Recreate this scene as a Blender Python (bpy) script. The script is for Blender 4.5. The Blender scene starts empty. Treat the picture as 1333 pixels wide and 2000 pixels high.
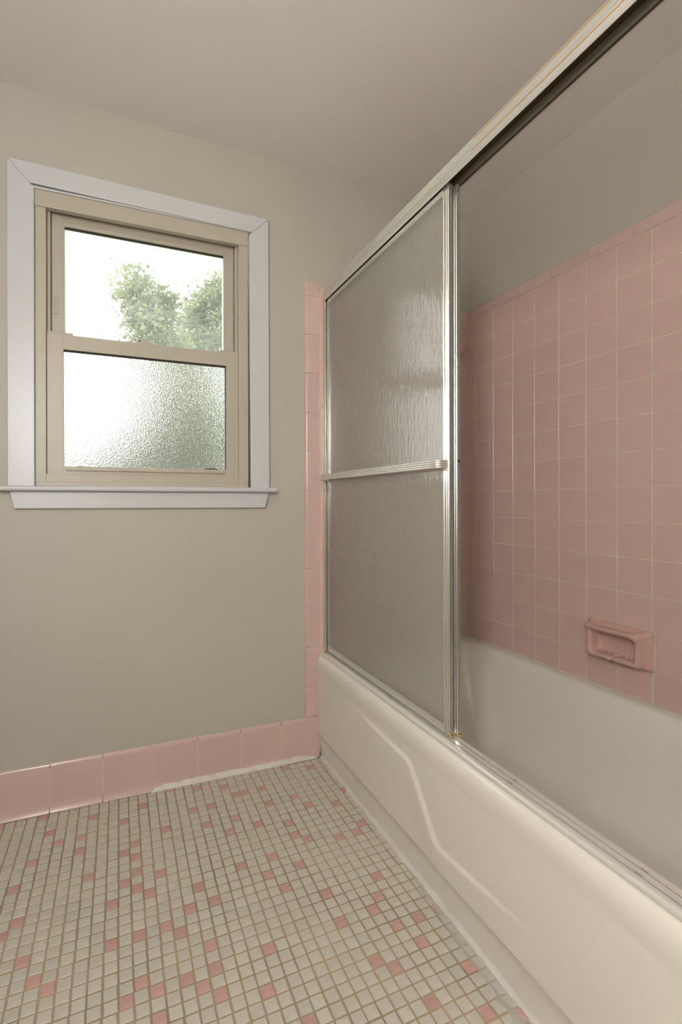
import bpy, bmesh, math, random
from mathutils import Vector, Matrix

random.seed(7)
scene = bpy.context.scene
COL = scene.collection
PI = math.pi

# ------------------------------------------------------------------ camera
cam_d = bpy.data.cameras.new('camera')
cam = bpy.data.objects.new('camera', cam_d)
COL.objects.link(cam)
scene.camera = cam
cam.location = (-0.36021, -1.79531, 1.01022)
YAW, ROLL = -0.37899, 0.00198
cam.rotation_euler = (Matrix.Rotation(YAW, 3, 'Z') @ Matrix.Rotation(PI / 2, 3, 'X')
                      @ Matrix.Rotation(-ROLL, 3, 'Z')).to_euler()
cam_d.sensor_fit = 'VERTICAL'
cam_d.sensor_height = 36.0
cam_d.lens = 36.0 * 955.884 / 2000.0
cam_d.shift_x = (666.5 - 606.811) / 2000.0
cam_d.shift_y = (979.451 - 1000.0) / 2000.0
cam_d.clip_start = 0.02

# ------------------------------------------------------------------ world
world = bpy.data.worlds.new('overcast_sky')
scene.world = world
world.use_nodes = True
bg = world.node_tree.nodes['Background']
bg.inputs['Color'].default_value = (1.0, 0.99, 0.975, 1)
bg.inputs['Strength'].default_value = 4.5

scene.view_settings.view_transform = 'Standard'
scene.view_settings.look = 'None'
scene.view_settings.gamma = 1.0
scene.view_settings.use_curve_mapping = False
scene.view_settings.exposure = 0.0
scene.cycles.sample_clamp_indirect = 40.0
scene.cycles.max_bounces = 5
scene.cycles.transmission_bounces = 5
scene.cycles.glossy_bounces = 3

FILL_STRENGTH = 39.5  # glow of the added fill light, out of view
FILL_COLOR = (1.0, 0.995, 0.985)


# ------------------------------------------------------------------ helpers
def srgb(r, g, b):
    f = lambda c: (c / 255) / 12.92 if c / 255 <= 0.04045 else ((c / 255 + 0.055) / 1.055) ** 2.4
    return (f(r), f(g), f(b), 1.0)


class NT:
    def __init__(self, name):
        self.m = bpy.data.materials.new(name)
        self.m.use_nodes = True
        self.t = self.m.node_tree
        self.b = self.t.nodes['Principled BSDF']
        self.out = self.t.nodes['Material Output']

    def n(self, typ, **kw):
        nd = self.t.nodes.new(typ)
        for k, v in kw.items():
            if hasattr(nd, k):
                setattr(nd, k, v)
            else:
                nd.inputs[k].default_value = v
        return nd

    def l(self, a, b):
        self.t.links.new(a, b)


def noise(nt, scale, detail=3, rough=0.5, stretch=None, coord='Object'):
    tc = nt.n('ShaderNodeTexCoord')
    src = tc.outputs[coord]
    if stretch:
        mp = nt.n('ShaderNodeMapping')
        mp.inputs['Scale'].default_value = stretch
        nt.l(src, mp.inputs['Vector'])
        src = mp.outputs['Vector']
    n = nt.n('ShaderNodeTexNoise')
    n.inputs['Scale'].default_value = scale
    n.inputs['Detail'].default_value = detail
    n.inputs['Roughness'].default_value = rough
    nt.l(src, n.inputs['Vector'])
    return n.outputs['Fac']


def ramp(nt, fac, p0, c0, p1, c1):
    r = nt.n('ShaderNodeValToRGB')
    r.color_ramp.elements[0].position = p0
    r.color_ramp.elements[0].color = c0
    r.color_ramp.elements[1].position = p1
    r.color_ramp.elements[1].color = c1
    nt.l(fac, r.inputs['Fac'])
    return r.outputs['Color']


def bump(nt, fac, strength, dist, to=None):
    b = nt.n('ShaderNodeBump')
    b.inputs['Strength'].default_value = strength
    b.inputs['Distance'].default_value = dist
    nt.l(fac, b.inputs['Height'])
    if to is None:
        nt.l(b.outputs['Normal'], nt.b.inputs['Normal'])
    return b.outputs['Normal']


def dull(c, k):
    return (c[0] * k, c[1] * k, c[2] * k, 1)


def basic(name, col, rough=0.5, metal=0.0, var=0.06, vscale=6, bstr=0.0, bscale=60, bdist=0.001,
          spec=0.5, coat=0.0, rand=0.0, coord='Object'):
    nt = NT(name)
    f = noise(nt, vscale, 1, coord=coord)
    c = ramp(nt, f, 0.3, dull(col, 1 - var), 0.7, dull(col, 1 + var))
    if rand:
        oi = nt.n('ShaderNodeObjectInfo')
        mr = nt.n('ShaderNodeMapRange')
        mr.inputs['To Min'].default_value = 1 - rand
        mr.inputs['To Max'].default_value = 1 + rand
        nt.l(oi.outputs['Random'], mr.inputs['Value'])
        vm = nt.n('ShaderNodeVectorMath', operation='SCALE')
        nt.l(c, vm.inputs[0])
        nt.l(mr.outputs['Result'], vm.inputs['Scale'])
        c = vm.outputs['Vector']
    nt.l(c, nt.b.inputs['Base Color'])
    nt.b.inputs['Roughness'].default_value = rough
    nt.b.inputs['Metallic'].default_value = metal
    nt.b.inputs['Specular IOR Level'].default_value = spec
    if coat:
        nt.b.inputs['Coat Weight'].default_value = coat
        nt.b.inputs['Coat Roughness'].default_value = 0.08
    if bstr:
        bump(nt, noise(nt, bscale, 2, coord=coord), bstr, bdist)
    return nt.m


M = {}
M['paint'] = basic('greige_wall_paint', srgb(184, 178, 166), 0.55, var=0.015, vscale=2)
M['ceiling'] = basic('ceiling_paint', srgb(227, 222, 216), 0.7, var=0.012, vscale=2)
M['pink'] = basic('pink_glazed_tile', srgb(206, 176, 167), 0.22, var=0.02, vscale=9, rand=0.015)
M['pink_trim'] = basic('pink_glazed_trim', srgb(204, 176, 168), 0.2, var=0.02, vscale=9, rand=0.02)
M['pink_dish'] = basic('pink_glazed_dish', srgb(202, 165, 155), 0.2, var=0.02, vscale=9)
M['grout'] = basic('pale_wall_grout', srgb(206, 196, 176), 0.85, var=0.08, vscale=18)
M['floor_grout'] = basic('tan_floor_grout', srgb(166, 150, 122), 0.9, var=0.2, vscale=5)
M['mosaic'] = basic('cream_mosaic_tile', srgb(199, 193, 181), 0.5, var=0.05, vscale=45, rand=0.05)
M['mosaic_pink'] = basic('pink_mosaic_tile', srgb(196, 157, 149), 0.45, var=0.06, vscale=45, rand=0.06)
M['tub'] = basic('cream_enamel', srgb(226, 221, 211), 0.16, var=0.012, vscale=3, spec=0.5)
M['caulk'] = basic('white_caulk', srgb(214, 208, 200), 0.5, var=0.06, vscale=20, bstr=0.3, bscale=90, bdist=0.001)
M['white'] = basic('white_gloss_paint', srgb(200, 200, 201), 0.32, var=0.012, vscale=5)
M['vinyl'] = basic('cream_vinyl', srgb(182, 174, 158), 0.4, var=0.012, vscale=6)
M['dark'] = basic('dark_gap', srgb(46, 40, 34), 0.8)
M['rubber'] = basic('yellowed_rubber', srgb(186, 164, 112), 0.6, var=0.2, vscale=90)
M['rust'] = basic('rusty_screw', srgb(112, 80, 58), 0.6, metal=0.5, var=0.3, vscale=200)


def alu(name, col, rough, stretch, metal=0.82):
    nt = NT(name)
    f = noise(nt, 14, 3, stretch=stretch)
    nt.l(ramp(nt, f, 0.3, dull(col, 0.965), 0.7, dull(col, 1.02)), nt.b.inputs['Base Color'])
    nt.b.inputs['Metallic'].default_value = metal
    nt.b.inputs['Roughness'].default_value = rough
    return nt.m


M['alu_h'] = alu('bright_aluminium_horizontal', srgb(222, 219, 212), 0.36, (10, 0.5, 10), 0.65)
M['alu_v'] = alu('bright_aluminium_vertical', srgb(222, 219, 213), 0.22, (10, 10, 0.5))
M['alu_in'] = alu('dark_aluminium', srgb(96, 84, 68), 0.55, (10, 0.5, 10), 0.5)
M['alu_track'] = alu('satin_aluminium_track', srgb(230, 227, 219), 0.36, (10, 0.5, 10), 0.4)
M['alu_dull'] = alu('dull_aluminium', srgb(196, 190, 178), 0.42, (10, 0.8, 10), 0.5)
M['gold'] = alu('gold_toned_metal', srgb(232, 184, 104), 0.3, (10, 0.5, 10))


def clear_glass():
    nt = NT('clear_window_glass')
    nt.t.nodes.remove(nt.b)
    tr = nt.n('ShaderNodeBsdfTransparent')
    tr.inputs['Color'].default_value = (0.96, 0.98, 0.97, 1)
    gl = nt.n('ShaderNodeBsdfGlossy')
    gl.inputs['Roughness'].default_value = 0.02
    fr = nt.n('ShaderNodeFresnel')
    fr.inputs['IOR'].default_value = 1.45
    mx = nt.n('ShaderNodeMixShader')
    nt.l(fr.outputs['Fac'], mx.inputs['Fac'])
    du = nt.n('ShaderNodeBsdfTranslucent')       # dusty outside face
    du.inputs['Color'].default_value = (0.9, 0.93, 0.92, 1)
    md = nt.n('ShaderNodeMixShader')
    nt.l(ramp(nt, noise(nt, 9, 3), .3, (.05, .05, .05, 1), .7, (.11, .11, .11, 1)), md.inputs['Fac'])
    nt.l(tr.outputs['BSDF'], md.inputs[1])
    nt.l(du.outputs['BSDF'], md.inputs[2])
    nt.l(md.outputs['Shader'], mx.inputs[1])
    nt.l(gl.outputs['BSDF'], mx.inputs[2])
    nt.l(mx.outputs['Shader'], nt.out.inputs['Surface'])
    return nt.m


M['glass'] = clear_glass()


def film_glass():
    # privacy film: fine pebbled refraction, loosely see-through
    nt = NT('frosted_window_film')
    nt.t.nodes.remove(nt.b)
    g = noise(nt, 240, 2, 0.6)
    rf = nt.n('ShaderNodeBsdfRefraction')
    rf.inputs['Roughness'].default_value = 0.10
    rf.inputs['IOR'].default_value = 1.30
    nt.l(ramp(nt, g, .36, (.62, .66, .65, 1), .64, (1, 1, 1, 1)), rf.inputs['Color'])
    nm = bump(nt, g, 1.0, 0.0029, to=1)
    nt.l(nm, rf.inputs['Normal'])
    tl = nt.n('ShaderNodeBsdfTranslucent')
    nt.l(ramp(nt, g, .36, (.6, .64, .63, 1), .64, (1, 1, 1, 1)), tl.inputs['Color'])
    m0 = nt.n('ShaderNodeMixShader')
    m0.inputs['Fac'].default_value = 0.11
    nt.l(rf.outputs['BSDF'], m0.inputs[1])
    nt.l(tl.outputs['BSDF'], m0.inputs[2])
    gl = nt.n('ShaderNodeBsdfGlossy')
    gl.inputs['Roughness'].default_value = 0.25
    nt.l(nm, gl.inputs['Normal'])
    mx = nt.n('ShaderNodeMixShader')
    mx.inputs['Fac'].default_value = 0.05
    nt.l(m0.outputs['Shader'], mx.inputs[1])
    nt.l(gl.outputs['BSDF'], mx.inputs[2])
    nt.l(mx.outputs['Shader'], nt.out.inputs['Surface'])
    return nt.m


M['film'] = film_glass()


def rain_glass():
    # obscure shower glass: vertical rippled relief on the room side, blurred view through
    nt = NT('rippled_obscure_glass')
    nt.t.nodes.remove(nt.b)
    h1 = noise(nt, 1.0, 3, 0.55, stretch=(100, 100, 30))
    nm = bump(nt, h1, 0.42, 0.004, to=1)
    rf = nt.n('ShaderNodeBsdfRefraction')
    rf.inputs['Roughness'].default_value = 0.5
    rf.inputs['IOR'].default_value = 1.15
    rf.inputs['Color'].default_value = (0.97, 0.98, 0.97, 1)
    nt.l(nm, rf.inputs['Normal'])
    tl = nt.n('ShaderNodeBsdfTranslucent')
    tl.inputs['Color'].default_value = (0.95, 0.95, 0.93, 1)
    m0 = nt.n('ShaderNodeMixShader')
    m0.inputs['Fac'].default_value = 0.25
    nt.l(rf.outputs['BSDF'], m0.inputs[1])
    nt.l(tl.outputs['BSDF'], m0.inputs[2])
    gl = nt.n('ShaderNodeBsdfGlossy')
    gl.inputs['Roughness'].default_value = 0.05
    nt.l(nm, gl.inputs['Normal'])
    lw = nt.n('ShaderNodeLayerWeight')
    lw.inputs['Blend'].default_value = 0.5
    nt.l(nm, lw.inputs['Normal'])
    pw = nt.n('ShaderNodeMath', operation='POWER')
    nt.l(lw.outputs['Facing'], pw.inputs[0]); pw.inputs[1].default_value = 4.0
    ma = nt.n('ShaderNodeMath', operation='MULTIPLY_ADD')
    nt.l(pw.outputs[0], ma.inputs[0]); ma.inputs[1].default_value = 0.8; ma.inputs[2].default_value = 0.085
    mx = nt.n('ShaderNodeMixShader')
    nt.l(ma.outputs[0], mx.inputs['Fac'])
    df = nt.n('ShaderNodeBsdfDiffuse')          # pale diffuse share added to brighten the pane
    df.inputs['Color'].default_value = srgb(206, 200, 188)
    m1 = nt.n('ShaderNodeMixShader')
    m1.inputs['Fac'].default_value = 0.26
    nt.l(m0.outputs['Shader'], m1.inputs[1])
    nt.l(df.outputs['BSDF'], m1.inputs[2])
    nt.l(m1.outputs['Shader'], mx.inputs[1])
    nt.l(gl.outputs['BSDF'], mx.inputs[2])
    nt.l(mx.outputs['Shader'], nt.out.inputs['Surface'])
    return nt.m


def pane_back():
    nt = NT('smooth_glass_side')
    nt.t.nodes.remove(nt.b)
    tr = nt.n('ShaderNodeBsdfTransparent')
    tr.inputs['Color'].default_value = (0.97, 0.985, 0.975, 1)
    nt.l(tr.outputs['BSDF'], nt.out.inputs['Surface'])
    return nt.m


M['pane_back'] = pane_back()
M['rain'] = rain_glass()


def leaf_mat(name, c0, c1):
    nt = NT(name)
    f = noise(nt, 2.2, 3)
    c = ramp(nt, f, 0.35, c0, 0.65, c1)
    nt.l(c, nt.b.inputs['Base Color'])
    nt.b.inputs['Roughness'].default_value = 0.5
    tl = nt.n('ShaderNodeBsdfTranslucent')
    nt.l(c, tl.inputs['Color'])
    mx = nt.n('ShaderNodeMixShader')
    mx.inputs['Fac'].default_value = 0.45
    nt.l(nt.b.outputs['BSDF'], mx.inputs[1])
    nt.l(tl.outputs['BSDF'], mx.inputs[2])
    nt.l(mx.outputs['Shader'], nt.out.inputs['Surface'])
    return nt.m


M['leaf'] = leaf_mat('tree_leaves', srgb(104, 116, 88), srgb(138, 146, 100))
M['leaf2'] = leaf_mat('shrub_leaves', srgb(104, 116, 90), srgb(128, 136, 102))
M['bark'] = basic('grey_bark', srgb(140, 130, 116), 0.9, var=0.2, vscale=12)
M['grass'] = basic('mown_grass', srgb(140, 152, 108), 0.9, var=0.2, vscale=3)

fill_mat = NT('fill_light_globe')
fill_mat.b.inputs['Base Color'].default_value = (0.9, 0.9, 0.88, 1)
fill_mat.b.inputs['Emission Color'].default_value = (*FILL_COLOR, 1)
fill_mat.b.inputs['Emission Strength'].default_value = FILL_STRENGTH
M['fill_glow'] = fill_mat.m


# ---- object helpers
def link(name, me, mat, parent=None, smooth=False, loc=None):
    if mat is not None and not me.materials:
        me.materials.append(mat)
    if smooth:
        for p in me.polygons:
            p.use_smooth = True
    o = bpy.data.objects.new(name, me)
    COL.objects.link(o)
    if parent is not None:
        o.parent = parent
    if loc is not None:
        o.location = loc
    return o


def empty(name, loc=(0, 0, 0)):
    o = bpy.data.objects.new(name, None)
    COL.objects.link(o)
    o.location = loc
    o.empty_display_size = 0.05
    return o


def tag(o, label=None, cat=None, group=None, kind=None):
    if label: o['label'] = label
    if cat: o['category'] = cat
    if group: o['group'] = group
    if kind: o['kind'] = kind
    return o


def mesh(name, verts, faces):
    me = bpy.data.meshes.new(name)
    me.from_pydata([tuple(v) for v in verts], [], faces)
    me.update()
    return me


def fix_normals(me):
    bm = bmesh.new()
    bm.from_mesh(me)
    bmesh.ops.recalc_face_normals(bm, faces=bm.faces)
    bm.to_mesh(me)
    bm.free()
    return me


def box_me(name, x0, x1, y0, y1, z0, z1, bev=0.0, seg=2):
    bm = bmesh.new()
    bmesh.ops.create_cube(bm, size=1)
    for v in bm.verts:
        v.co = Vector(((x0 + x1) / 2 + v.co.x * (x1 - x0), (y0 + y1) / 2 + v.co.y * (y1 - y0),
                       (z0 + z1) / 2 + v.co.z * (z1 - z0)))
    if bev:
        bmesh.ops.bevel(bm, geom=list(bm.edges), offset=bev, segments=seg, profile=0.5, affect='EDGES')
    me = bpy.data.meshes.new(name)
    bm.to_mesh(me)
    bm.free()
    return me


def box(name, x0, x1, y0, y1, z0, z1, mat, parent=None, bev=0.0, seg=2):
    return link(name, box_me(name, x0, x1, y0, y1, z0, z1, bev, seg), mat, parent)


def extrude(name, prof, axis, a, b, mat, parent=None, smooth=False):
    """closed 2-D profile swept straight along axis from a to b"""
    def pt(p, t):
        return {'x': (t, p[0], p[1]), 'y': (p[0], t, p[1]), 'z': (p[0], p[1], t)}[axis]
    n = len(prof)
    vs = [pt(p, a) for p in prof] + [pt(p, b) for p in prof]
    fs = [(i, (i + 1) % n, n + (i + 1) % n, n + i) for i in range(n)]
    fs += [tuple(range(n - 1, -1, -1)), tuple(range(n, 2 * n))]
    me = fix_normals(mesh(name, vs, fs))
    o = link(name, me, mat, parent)
    if smooth:
        for i, p in enumerate(me.polygons):
            p.use_smooth = len(p.vertices) == 4
        me.set_sharp_from_angle(angle=math.radians(40))
    return o


def holed_slab(name, x0, x1, z0, z1, hx0, hx1, hz0, hz1, y0, y1, top=None):
    """slab in the XZ plane with one rectangular opening; top = f(x) for a sloping top edge"""
    top = top or (lambda x: z1)
    xs, vs, fs = [x0, hx0, hx1, x1], [], []
    def zs(x): return [z0, hz0, hz1, top(x)]
    for y in (y0, y1):
        for x in xs:
            for z in zs(x):
                vs.append((x, y, z))
    idx = lambda s, i, j: s * 16 + i * 4 + j
    for s in (0, 1):
        for i in range(3):
            for j in range(3):
                if (i, j) != (1, 1):
                    fs.append((idx(s, i, j), idx(s, i + 1, j), idx(s, i + 1, j + 1), idx(s, i, j + 1)))
    ring = [(0, 0), (1, 0), (2, 0), (3, 0), (3, 1), (3, 2), (3, 3), (2, 3), (1, 3), (0, 3), (0, 2), (0, 1)]
    for r in (ring, [(1, 1), (2, 1), (2, 2), (1, 2)]):
        for k in range(len(r)):
            a, b = r[k], r[(k + 1) % len(r)]
            fs.append((idx(0, *a), idx(0, *b), idx(1, *b), idx(1, *a)))
    return fix_normals(mesh(name, vs, fs))


def slab8(name, c):
    """hexahedron from 4 bottom + 4 top corners"""
    return fix_normals(mesh(name, c, [(0, 1, 2, 3), (7, 6, 5, 4), (0, 4, 5, 1), (1, 5, 6, 2), (2, 6, 7, 3), (3, 7, 4, 0)]))


_tile_cache = {}
def tile_mesh(w, h, t=0.006, ch=0.0012, mat=None, key=''):
    """chamfered tile: local face +Z, w along X, h along Y, base at z=0 (18 triangles)"""
    k = (round(w, 4), round(h, 4), t, ch, key)
    if k in _tile_cache:
        return _tile_cache[k]
    a, b = w / 2, h / 2
    vs = []
    for (z, i) in ((0, 0), (t - ch, 0), (t, ch)):
        vs += [(-a + i, -b + i, z), (a - i, -b + i, z), (a - i, b - i, z), (-a + i, b - i, z)]
    fs = [(8, 9, 10, 11)]
    for l in (0, 4):
        for i in range(4):
            j = (i + 1) % 4
            fs.append((l + i, l + j, l + 4 + j, l + 4 + i))
    me = mesh('tile_' + key, vs, fs)
    me.materials.append(mat)
    _tile_cache[k] = me
    return me


# ================================================================== ROOM SHELL
RX0, RY0 = -0.98, -2.60            # left wall, wall behind the camera
WX = 1.132                         # painted face of the right wall
ceil_z = lambda x: 2.3275 - 0.0235 * x
WY = 0.008                         # painted face of the window wall

ceiling = link('ceiling', slab8('ceiling', [
    (RX0 - .1, RY0 - .1, ceil_z(RX0 - .1)), (WX + .1, RY0 - .1, ceil_z(WX + .1)), (WX + .1, WY + .14, ceil_z(WX + .1)), (RX0 - .1, WY + .14, ceil_z(RX0 - .1)),
    (RX0 - .1, RY0 - .1, 2.47), (WX + .1, RY0 - .1, 2.47), (WX + .1, WY + .14, 2.47), (RX0 - .1, WY + .14, 2.47)]), M['ceiling'])
tag(ceiling, 'plain off-white painted ceiling', kind='structure')

HX0, HX1, HZ0, HZ1 = -0.612, 0.114, 1.05, 2.028      # window opening
wall_back = link('wall_back', holed_slab('wall_back', RX0, WX, -0.1, 2.4, HX0, HX1, HZ0, HZ1, WY, WY + .13, top=ceil_z), M['paint'])
tag(wall_back, 'greige painted wall around the window, with a pink tiled strip beside the tub', kind='structure')


def yz_wall(name, x0, x1, y0, y1):
    c = [(x0, y0, -.1), (x1, y0, -.1), (x1, y1, -.1), (x0, y1, -.1),
         (x0, y0, ceil_z(x0)), (x1, y0, ceil_z(x1)), (x1, y1, ceil_z(x1)), (x0, y1, ceil_z(x0))]
    return link(name, slab8(name, c), M['paint'])


wall_right = yz_wall('wall_right', WX, WX + .1, RY0, WY + .13)
tag(wall_right, 'greige painted wall over square pink tiles along the tub', kind='structure')
wall_left = yz_wall('wall_left', RX0 - .1, RX0, RY0, WY + .13)
tag(wall_left, 'greige painted wall left of the window', kind='structure')
wall_front = yz_wall('wall_front', RX0 - .1, WX + .1, RY0 - .1, RY0)
tag(wall_front, 'greige painted wall behind the camera', kind='structure')
wall_end = yz_wall('wall_tub_end', 0.385, WX, -1.66, -1.548)
tag(wall_end, 'greige painted wall at the near end of the tub', kind='structure')

floor = box('floor', RX0 - .1, WX + .1, RY0 - .1, WY + .13, -0.1, -0.0012, M['floor_grout'])
tag(floor, 'small square mosaic floor, cream with scattered pink tiles and tan grout', kind='structure')

# ================================================================== FLOOR MOSAIC
PINK = {(-23, 0), (-20, -15), (-20, -10), (-19, -14), (-19, -7), (-19, 0), (-18, -18), (-18, -3), (-17, -20), (-17, -5), (-16, -21), (-15, -7), (-15, -5), (-14, -11), (-14, -2), (-12, -19), (-12, -15), (-11, -24), (-11, -13), (-11, -9), (-11, -4), (-10, -23), (-10, -19), (-10, -14), (-10, -12), (-10, -10), (-10, -8), (-9, -26), (-9, -24), (-9, -15), (-9, -2), (-8, -19), (-8, -13), (-7, -24), (-7, -20), (-7, -7), (-6, -25), (-6, -18), (-6, 0), (-5, -26), (-5, -24), (-5, -22), (-5, -16), (-4, -18), (-4, -5), (-3, -8), (-3, -1), (-2, -27), (-2, -5), (-1, -24), (-1, -15), (-1, -10), (0, -30), (0, -8), (0, -2), (1, -17), (1, -4), (2, -19), (2, -15), (2, -10), (2, -4), (4, -17), (4, -7), (4, -4), (5, -24), (5, -21), (5, -13), (5, -11), (6, -28), (6, -14), (7, -29), (7, -7), (8, -32), (8, -24), (8, -9), (8, -1), (9, -26), (9, -23), (9, -15), (10, -28), (10, -21), (11, -34), (11, -26), (11, -15), (11, -10), (11, -2), (12, -31), (12, -14), (13, -35), (13, -26), (13, -8)}
TS = 0.0257
rnd = random.Random(3)
tiles = []
fwd = Vector((math.sin(0.37899), math.cos(0.37899)))
rgt = Vector((math.cos(0.37899), -math.sin(0.37899)))
for i in range(-33, 15):
    for j in range(-80, 2):
        x = -0.00487 + 0.030193 * i + 0.000213 * j
        y = -0.01109 + 0.000574 * i + 0.030029 * j
        if y > -0.006 or x > 0.404 or y < RY0 + .015 or x < RX0 + .015:
            continue
        d = Vector((x + 0.36021, y + 1.79531))
        dep = d.dot(fwd)
        px = 606.8 + 955.9 * d.dot(rgt) / dep if dep > .1 else -999
        py = 979.5 + 955.9 * 1.010 / dep if dep > .1 else 9999
        vis = 5 < px < 1330 and py < 1990
        tiles.append((i, j, x, y, dep, vis))
plain_vis = sorted([t for t in tiles if t[5] and (t[0], t[1]) not in PINK], key=lambda t: t[4])
single = {(t[0], t[1]) for t in plain_vis[:300]}
mo_me = tile_mesh(TS, TS, 0.0042, 0.0008, M['mosaic'], 'mosaic')
mp_me = tile_mesh(TS, TS, 0.0042, 0.0008, M['mosaic_pink'], 'mosaic_pink')
rv, rf = [], []
for (i, j, x, y, dep, vis) in tiles:
    k = (i, j)
    rot = rnd.gauss(0.019, 0.012)
    x += rnd.gauss(0, 0.0004); y += rnd.gauss(0, 0.0004)
    z = -0.0035 + rnd.gauss(0, 0.00015)
    if (k in PINK) or k in single:
        o = link('pink_mosaic_tile' if k in PINK else 'mosaic_tile', mp_me if k in PINK else mo_me, None, floor, loc=(x, y, z))
        o.rotation_euler.z = rot
    else:
        b0 = len(rv)
        R = Matrix.Rotation(rot, 3, 'Z')
        rv += [tuple(R @ v.co + Vector((x, y, z))) for v in mo_me.vertices]
        rf += [tuple(b0 + q for q in p.vertices) for p in mo_me.polygons]
rest = link('mosaic_field', mesh('mosaic_field', rv, rf), M['mosaic'], floor)
tag(rest, kind='stuff')

# ================================================================== WALL TILES
P = 0.1096
G, GV = 0.0017, 0.0030             # joint widths, level and upright
Z0 = 1.8203                        # joint under the cap row
RIM = 0.4035                       # tub rim
TF = 0.0065                        # tile thickness, sits on a grout bed
rows = []
zt = Z0
while zt > RIM + .001:
    rows.append((max(zt - P, RIM), zt))
    zt -= P


def put_tile(name, me, parent, loc, wall):
    o = link(name, me, None, parent, loc=loc)
    j = random.gauss(0, 0.0012)
    if wall == 'R':      # face towards -X: local z -> -X, local x -> +Y, local y -> +Z
        o.rotation_euler = Matrix(((0, 0, -1), (-1, 0, 0), (0, 1, 0))).to_euler()
    else:                # face towards -Y
        o.rotation_euler = Matrix(((1, 0, 0), (0, 0, -1), (0, 1, 0))).to_euler()
    o.rotation_euler.rotate_axis('Z', j)
    return o


TXF = 1.124                        # face plane of the right wall tiles
bed_r = box('grout_bed', TXF + 0.0007, WX + .002, -1.545, 0.0, RIM - .03, 1.8610, M['grout'], wall_right)
bed_b = box('grout_bed', 0.3480, TXF + 0.003, 0.0007, WY + .002, 0.160, 1.8650, M['grout'], wall_back)

# right wall field
cols = [(-0.0512, -0.0008)]
y = -0.0512
while y > -1.54:
    cols.append((max(y - P, -1.545), y))
    y -= P
DISH_Y = (-0.8184, -0.5992)
for (ya, yb) in cols:
    for (za, zb) in rows:
        if ya > DISH_Y[0] - .01 and yb < DISH_Y[1] + .01 and za < 0.56 < zb:
            continue                                   # the soap dish sits here
        w, h = yb - ya - GV, zb - za - G
        put_tile('wall_tile', tile_mesh(w, h, TF, 0.0011, M['pink'], 'wall'), wall_right,
                 (TXF + TF + random.gauss(0, .00012), (ya + yb) / 2, (za + zb) / 2), 'R')


def cap_profile(t=0.0095, h=0.045):
    # (depth out of the wall, height): bullnose top edge
    r = 0.009
    p = [(0, 0), (t - .001, 0), (t, .001), (t, h - r)]
    for a in range(1, 6):
        an = a / 5 * PI / 2
        p.append((t - r + r * math.cos(an), h - r + r * math.sin(an)))
    p.append((0, h))
    return p


CAPJ = [0.0, -0.152, -0.3047, -0.4581, -0.6112, -0.7641, -0.9175, -1.071, -1.2245, -1.378, -1.5315, -1.545]
for a, b in zip(CAPJ, CAPJ[1:]):
    extrude('cap_tile', [(WX - d, Z0 + G / 2 + h) for d, h in cap_profile()], 'y', a - .0008, b + .0008, M['pink_trim'], wall_right, smooth=True)

# window wall field (beside and behind the doors)
xc = [(1.124 - P * (k + 1), 1.124 - P * k) for k in range(6)] + [(0.394, 1.124 - P * 6)]
for (xa, xb) in xc:
    for (za, zb) in rows:
        if xa < .40 and za < .41:
            za = 0.40
        w, h = xb - xa - GV, zb - za - G
        put_tile('wall_tile', tile_mesh(w, h, TF, 0.0011, M['pink'], 'wall'), wall_back,
                 ((xa + xb) / 2, TF + random.gauss(0, .00012), (za + zb) / 2), 'B')
XJ = [1.124, 0.9716, 0.8192, 0.6668, 0.5144, 0.394]
for a, b in zip(XJ, XJ[1:]):
    extrude('cap_tile', [(WY - d, Z0 + G / 2 + h) for d, h in cap_profile()], 'x', a - .0008, b + .0008, M['pink_trim'], wall_back, smooth=True)
# vertical bullnose edge strip
BJ = [0.1605, 0.2794, 0.4355, 0.5916, 0.7456, 0.8996, 1.0536, 1.2076, 1.3616, 1.5156, 1.6696, 1.8236, 1.8790]
bn = [(0.3925, WY), (0.3925, -.0005), (0.3915, -.0015), (0.3475, -.0015)]
for a in range(1, 7):
    an = a / 6 * PI / 2
    bn.append((0.3475 - .0145 * math.sin(an), .0095 - .011 * math.cos(an)))
for a, b in zip(BJ, BJ[1:]):
    extrude('edge_tile', bn, 'z', a + .0008, b - .0008, M['pink_trim'], wall_back, smooth=True)

box('adhesive_patch', 1.064, 1.0885, -.0006, .0006, 1.166, 1.186, basic('old_adhesive', srgb(182, 172, 160), .6), wall_back)

# ------------------------------------------------------------------ tile baseboard
base = empty('baseboard_back', (0, 0, 0))
tag(base, 'row of pink glazed base tiles under the window wall', kind='structure')
bp = [(WY, 0.002), (-.0105, 0.002), (-.0085, .006), (-.0035, .014), (-.0008, .024), (0.0, .036), (0.0, .140), (.0005, .146), (.0022, .1515), (.005, .1555), (WY, .1575)]
BX = [RX0, -0.8793, -0.7204, -0.5615, -0.4026, -0.2437, -0.0848, 0.0741, 0.2330, 0.3885]
for a, b in zip(BX, BX[1:]):
    extrude('base_tile', bp, 'x', a + .0016, b - .0016, M['pink_trim'], base, smooth=True)
box('grout_bed', RX0, 0.3885, 0.0006, WY + .001, 0.0, 0.1440, M['grout'], base)


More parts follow.
